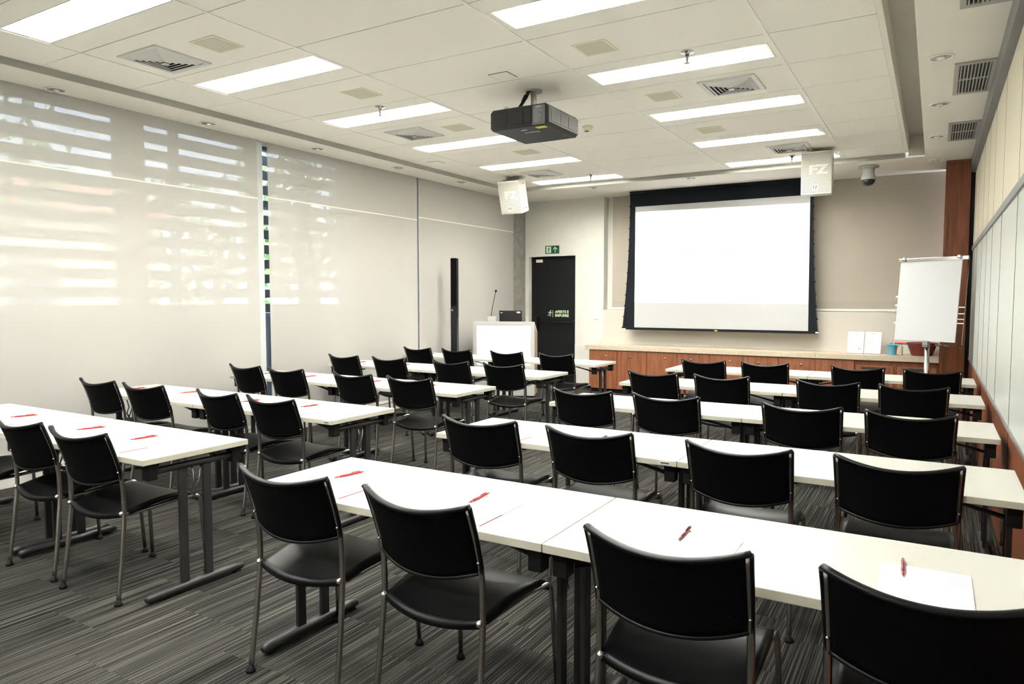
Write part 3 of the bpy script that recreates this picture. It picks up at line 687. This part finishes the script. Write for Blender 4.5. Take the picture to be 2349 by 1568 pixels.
# ------------------------------------------------------------------ tables
ZTB, TD, TL = .71, .592, 1.37
def make_table():
    t = empty('folding_table')
    a, b = TL / 2, TD / 2
    m = MB(); m.box((-a + .0018, -b, ZTB - .028), (a - .0018, b, ZTB), [1, 0, 1, 1, 1, 1]); m.build('tabletop', ['table_white', 'table_edge'], t, .0015, seg=1)
    for sx in (-1, 1):
        x = sx * (a - .045)
        m = MB(); m.tube([(x, -.275, .024), (x, -.262, .028), (x, -.22, .031), (x, .22, .031), (x, .262, .028), (x, .275, .024)], [.014, .022, .024, .024, .022, .014], 12, 0, (1.05, .9)); 
        m.cbox((x, -.235, .005), (.03, .03, .010)); m.cbox((x, .235, .005), (.03, .03, .010)); m.build('foot', 'steel_grey', t)
        for y in (-.068, .068): MB().box((x - .010, y - .022, .045), (x + .010, y + .022, .635)).build('post', 'steel_grey', t, .002, seg=1)
        MB().tube([(x, -.215, .638), (x, .215, .638)], .018, 12).build('crossbar', 'steel_grey', t)
        for sy in (-1, 1):
            m = MB(); m.prism([(-.026, .60), (.026, .60), (.026, .65), (.038, ZTB - .028), (-.038, ZTB - .028), (-.026, .65)], x - .026, x + .026, 'x')
            m.v = [(vx, vy + sy * .235, vz) for vx, vy, vz in m.v]; m.build('bracket', 'bracket_black', t, .003, seg=1)
            m = MB(); m.tube([(x - sx * .02, sy * .19, .615), (x - sx * .16, sy * .19, .65), (x - sx * .30, sy * .19, ZTB - .03)], .006, 6); m.tube([(x - sx * .02, sy * .17, .62), (x - sx * .31, sy * .17, ZTB - .03)], .005, 6); m.build('brace', 'steel_grey', t)
        m = MB(); m.tube([(x - sx * .012, -.01, .63), (x - sx * .016, .01, .55), (x - sx * .018, -.012, .50), (x - sx * .018, .015, .45)], .006, 8); m.tube([(x - sx * .012, .045, .63), (x - sx * .016, .035, .54), (x - sx * .018, .01, .47)], .005, 8); m.build('release_lever', 'chrome', t)
    return t
def maker_label(t, x):
    p = MB().cbox((x, -TD / 2 - .001, ZTB - .014), (.06, .002, .02)).build('maker_label', 'label_silver', t)
    MB().cbox((x, -TD / 2 - .0025, ZTB - .014), (.04, .002, .006)).build('label_print', 'ink', p)
rown = ['nearest', 'second', 'third', 'fourth', 'farthest']
TY = {'L': [1.922, 3.16, 4.552, 5.952, 7.373], 'R': [1.884, 3.177, 4.551, 5.961, 7.355]}
TX = {'L': [(-5.70, -3.137), (-5.885, -3.169), (-5.93, -3.216), (-6.02, -3.217), (-6.08, -3.275)], 'R': [(-2.362, .33), (-2.385, .326), (-2.393, .328), (-2.424, .33), (-2.463, .337)]}
proto = make_table(); used = False
for blk in 'LR':
    for r in range(5):
        x0, x1 = TX[blk][r]; xm = (x0 + x1) / 2 if blk == 'L' else [-1.014, -1.003, -1.023, -1.026, -1.04][r]
        for q, (xa, xb) in enumerate(((x0, xm), (xm, x1))):
            o = copy_tree(proto) if used else proto; used = True
            o.location = ((xa + xb) / 2, TY[blk][r] + TD / 2, 0); o.scale = ((xb - xa) / TL, 1, 1)
            side = {('L', 0): 'window side', ('L', 1): 'aisle side', ('R', 0): 'aisle side', ('R', 1): 'panelled wall side'}[(blk, q)]
            tag(o, 'white folding table, %s of the %s row in the %s block' % (side, rown[r], 'left' if blk == 'L' else 'right'), 'table', 'white folding tables in rows')
            if (blk, r, q) in (('L', 1, 1), ('R', 1, 0), ('L', 3, 0)): maker_label(o, {'L1': .64, 'R1': .63, 'L3': .25}[blk + str(r)])

# ------------------------------------------------------------------ chairs
PROF = [(0., -.250), (.2, -.222), (.40, -.200), (.47, -.197), (.56, -.200), (.64, -.212), (.72, -.236), (.79, -.262), (.828, -.278)]
def prof(z):
    for (z0, y0), (z1, y1) in zip(PROF, PROF[1:]):
        if z <= z1: return y0 + (y1 - y0) * (z - z0) / (z1 - z0)
    return PROF[-1][1]
def make_chair():
    t = empty('stacking_chair')
    for sx in (-1, 1):
        pts = []
        for i in range(23):
            z = .018 + (.822 - .018) * i / 22
            pts.append((sx * (.222 - .010 * min(1, z / .45)), prof(z), z))
        l = MB().tube(pts, .0108, 10).build('leg', 'dark_chrome', t)
        MB().lathe([(.010, .03), (.012, .018), (.018, .012), (.019, 0), (0, 0)], (sx * .222, -.249, 0), 14).build('foot_glide', 'rubber', l)
        pts = [(sx * .226, .250, .018), (sx * .216, .232, .33), (sx * .213, .226, .395)]
        for k in range(1, 6):
            th = R(90 * k / 5); pts.append((sx * .212, .226 - .038 * (1 - math.cos(th)), .395 + .030 * math.sin(th)))
        pts += [(sx * .196, .10, .424), (sx * .190, -.05, .416), (sx * .196, -.15, .416), (sx * .206, -.195, .430)]
        l = MB().tube(pts, .0098, 10).build('leg', 'dark_chrome', t)
        MB().lathe([(.010, .03), (.012, .018), (.018, .012), (.019, 0), (0, 0)], (sx * .226, .2505, 0), 14).build('foot_glide', 'rubber', l)
        MB().lathe([(0, -.012), (.010, -.008), (.012, 0), (.010, .008), (0, .012)], (sx * .206, -.208, .432), 10).build('bolt', 'bolt_chrome', t)
        MB().lathe([(0, -.005), (.005, -.003), (.006, 0), (.005, .003), (0, .005)], (sx * .212, prof(.635) - .011, .635), 8).build('screw', 'chrome', t)
    def seat(u, v):
        x = (u - .5) * 2; y = -.205 + .445 * v
        hw = .205 + .012 * math.sin(math.pi * v); yy = y - .035 * (1 - x * x) * (1 - v) ** 2
        z = .437 + .030 * math.sin(math.pi * min(1, v * .95)) ** 1.2 - .022 * (1 - x * x) * math.cos(v * 1.5) - .034 * max(0, v - .78) ** 2 / .0484
        return (x * hw, yy, z)
    s = MB(); s.shell(seat, 16, 18, .024); st = s.build('seat', 'chair_plastic', t)
    def back(u, v):
        x = (u - .5) * 2; z = .598 + (.826 - .598) * v - .034 * (1 - x * x); zz = .598 + (.826 - .598) * v
        y = prof(zz) - .052 * (1 - x * x) - .004
        return (x * (.214 + .008 * v), y, z)
    MB().shell(back, 16, 10, .010).build('backrest', 'chair_mesh', t)
    def edge(v, dz, dy=0):
        L = []
        for i in range(21):
            u = i / 20; p = back(u, v); L.append((p[0], p[1] + .003 + dy, p[2] + dz))
        return L
    MB().tube(edge(1, .003), .0105, 8, 0, (1.25, .8)).build('top_rail', 'chair_plastic', t)
    MB().tube(edge(0, 0), .007, 8).build('lower_rail', 'chair_plastic', t)
    for sx in (0, 1): MB().tube([tuple(Vector(back(sx, j / 10)) + Vector((0, .002, 0))) for j in range(11)], .0085, 8, 0, (1, .9)).build('side_rail', 'chair_plastic', t)
    return t
YT = [1.80, 3.10, 4.475, 5.875, 7.28]
CHAIRS = {  # seats: (x centre, y of the top rail, turn in degrees)
 'L': [[None, (-4.84, 1.84, 0), (-4.10, 1.845, 1), (-3.522, 1.838, 3)], [(-5.60, 3.085, 2), (-5.01, 3.09, 4), (-4.19, 3.105, -3), (-3.64, 3.09, -1)],
       [(-5.63, 4.49, -2), (-5.06, 4.475, 1), (-4.24, 4.47, -1.5), (-3.625, 4.47, 1.5)], [(-5.70, 5.875, -1), (-5.04, 5.87, 0), (-4.225, 5.88, -.5), (-3.60, 5.88, 1)], [(-5.77, 7.29, -2), (-5.15, 7.29, -.5), (-4.41, 7.28, 0), (-3.745, 7.285, 0)]],
 'R': [[(-2.04, 1.777, 2), (-1.418, 1.769, -3), (-.594, 1.781, 1.3), (.012, 1.785, 0)], [(-2.052, 3.105, 4), (-1.42, 3.107, 2.4), (-.712, 3.10, 1.5), (-.108, 3.12, .6)],
       [(-2.09, 4.465, 1), (-1.50, 4.49, 1.2), (-.663, 4.48, 2), (-.099, 4.475, 0)], [(-2.08, 5.88, -2), (-1.495, 5.885, 2), (-.687, 5.89, 2), (-.114, 5.89, 2)], [(-2.033, 7.28, 1), (-1.427, 7.285, 2.5), (-.60, 7.28, -2), (.0, 7.285, 2)]]}
ordn = ['first', 'second', 'third', 'fourth']
proto = make_chair(); used = False
for blk in 'LR':
    for r in range(5):
        for q, c in enumerate(CHAIRS[blk][r]):
            if c is None: continue
            o = copy_tree(proto) if used else proto; used = True
            o.rotation_euler = (0, 0, R(c[2])); o.location = (c[0] + .28 * math.sin(-R(c[2])), c[1] + .28, 0)
            tag(o, 'black chair with chrome legs, %s from the %s, %s row, %s block' % (ordn[q], 'window' if blk == 'L' else 'aisle', rown[r], 'left' if blk == 'L' else 'right'), 'chair', 'black stacking chairs at the tables')

# ------------------------------------------------------------------ notepads and pens
def make_pad():
    m = MB(); m.box((-.107, -.145, 0), (.107, .145, .003), 0)
    m.box((.1065, -.145, .0002), (.1078, .0, .0028), 1)
    t = m.build('notepad', ['paper', 'red_print'])
    m = MB()
    for i in range(6): m.box((.055, .03 + i * .017, .003), (.098, .0335 + i * .017, .0034))
    m.build('printed_lines', 'faint_print', t)
    return t
def make_pen(mt):
    t = empty('pen')
    MB().tube([(0, -.048, .0052), (0, -.01, .0055), (0, .03, .0052), (0, .052, .0058), (0, .064, .005)], [.0044, .0052, .0048, .0052, .0044], 10).build('barrel', mt, t)
    MB().tube([(0, -.072, .0045), (0, -.052, .0052), (0, -.048, .0052)], [.0012, .0040, .0046], 10).build('tip', mt, t)
    MB().tube([(0, -.051, .0052), (0, -.0485, .0052)], .0050, 10).build('ring', 'pen_metal', t)
    MB().tube([(0, .064, .0052), (0, .074, .0052)], .0028, 8).build('button', mt, t)
    MB().tube([(0, .055, .0125), (0, .035, .0125), (0, .012, .0112)], .0016, 6).build('clip', mt, t)
    return t
pad = make_pad(); pen = make_pen('pen_red'); pen2 = make_pen('pen_dark_red'); up = ur = ud = False
PEN = {('L', 0, 3): (-3.62, 2.228, -8), ('L', 0, 2): (-4.148, 2.24, -18), ('L', 0, 1): (-4.95, 2.26, -19), ('L', 1, 3): (-3.713, 3.49, -12), ('L', 1, 1): (-5.082, 3.52, -22),
       ('R', 0, 0): (-2.107, 2.195, -13), ('R', 0, 1): (-1.443, 2.185, 2), ('R', 0, 2): (-.659, 2.18, 2), ('R', 0, 3): (-.053, 2.21, 2), ('R', 1, 0): (-2.075, 3.50, 2)}
PADX = {('L', 0, 3): -3.498, ('L', 0, 2): -4.01, ('L', 0, 1): -4.83, ('L', 1, 3): -3.60, ('L', 1, 1): -4.945, ('R', 0, 0): -2.008, ('R', 0, 1): -1.376, ('R', 0, 2): -.592, ('R', 0, 3): .0, ('R', 1, 0): -1.972, ('R', 1, 1): -1.39, ('R', 2, 0): -2.05}
for blk in 'LR':
    for r in range(5):
        for q, c in enumerate(CHAIRS[blk][r]):
            if c is None: continue
            if blk == 'R' and r > 0 and q > 1: continue
            px = PADX.get((blk, r, q), c[0] + .035); py = TY[blk][r] + (.185 if r == 0 else .17)
            if (blk, r, q) == ('R', 0, 3): py = 2.243 - .145
            o = pad if not up else copy_tree(pad); up = True
            where = '%s from the %s, %s row, %s block' % (ordn[q], 'window' if blk == 'L' else 'aisle', rown[r], 'left' if blk == 'L' else 'right')
            o.location = (px, py, ZTB); tag(o, 'white notepad on the table before the chair ' + where, 'notepad', 'white notepads on the tables')
            dark = blk == 'R' and (r > 0 or q > 1)
            x, y, a = PEN.get((blk, r, q), (px - .11, py + .115, -14 if blk == 'L' else 0))
            if dark: o = pen2 if not ud else copy_tree(pen2); ud = True
            else: o = pen if not ur else copy_tree(pen); ur = True
            o.location = (x, y, ZTB + .0034); o.rotation_euler = (0, 0, R(a))
            tag(o, ('dark red' if dark else 'red') + ' pen on notepad, chair ' + where, 'pen', 'pens on the notepads')

# ------------------------------------------------------------------ outdoors beyond the left windows
struct(MB().box((-60, -20, -.6), (XL - .45, 45, -.5)).build('outdoor_ground', 'grass'))
def tree(label, x, y, h, rad, seed, n=1500):
    t = empty('leafy_tree', (x, y, -.5)); rnd = random.Random(seed); tag(t, label, 'tree', 'trees outside the left windows')
    m = MB(); m.tube([(0, 0, 0), (.05, .05, h * .35), (0, .1, h * .6)], [.16, .12, .07], 8)
    for k in range(5):
        th = k * 1.3; m.tube([(0, .05, h * (.4 + .05 * k)), (rad * .7 * math.cos(th), rad * .7 * math.sin(th), h * (.62 + .05 * k))], [.06, .02], 6)
    m.build('trunk', 'bark', t); m = MB()
    for i in range(n):
        while True:
            p = Vector((rnd.uniform(-1, 1), rnd.uniform(-1, 1), rnd.uniform(-1, 1)))
            if .15 < p.length < 1 and rnd.random() < .35 + .65 * math.sin(p.x * 5 + seed) * math.sin(p.y * 4) * math.cos(p.z * 5): break
        c = Vector((p.x * rad, p.y * rad, h * .68 + p.z * h * .36)); e = Euler((rnd.uniform(0, 6), rnd.uniform(0, 6), rnd.uniform(0, 6))).to_matrix(); s = rnd.uniform(.08, .17)
        m._add([c + e @ Vector(q) * s for q in ((-1, 0, 0), (0, -.5, .08), (1, 0, 0), (0, .5, .08))], [(0, 1, 2, 3)])
    o = m.build('foliage', 'leaves', t); o['kind'] = 'stuff'
tree('leafy tree outside, seen as green specks through the left part of the first blind', -12.5, 4.2, 7.2, 2.4, 1, 1300)
tree('leafy tree outside behind the right part of the first blind', -13.5, 10.0, 4.5, 2.1, 2, 900)
tree('leafy tree outside behind the middle blind', -9.2, 8.7, 5.6, 1.25, 3, 650)
hs = empty('house', (-23, 8, -.5)); tag(hs, 'pale house with a pinkish tiled roof glimpsed through the first blind', 'house')
MB().box((-3, -6.5, 0), (3, 5, 4.3)).build('wall', 'house_wall', hs)
MB().prism([(-3.5, 4.3), (3.5, 4.3), (0, 5.7)], -7, 5.5, 'y').build('roof', 'roof_tile', hs)
for y in (-4.5, -1.5, 1.5): MB().box((3.0, y - .6, 1.6), (3.06, y + .6, 3.2)).build('window', 'spandrel_blue', hs)
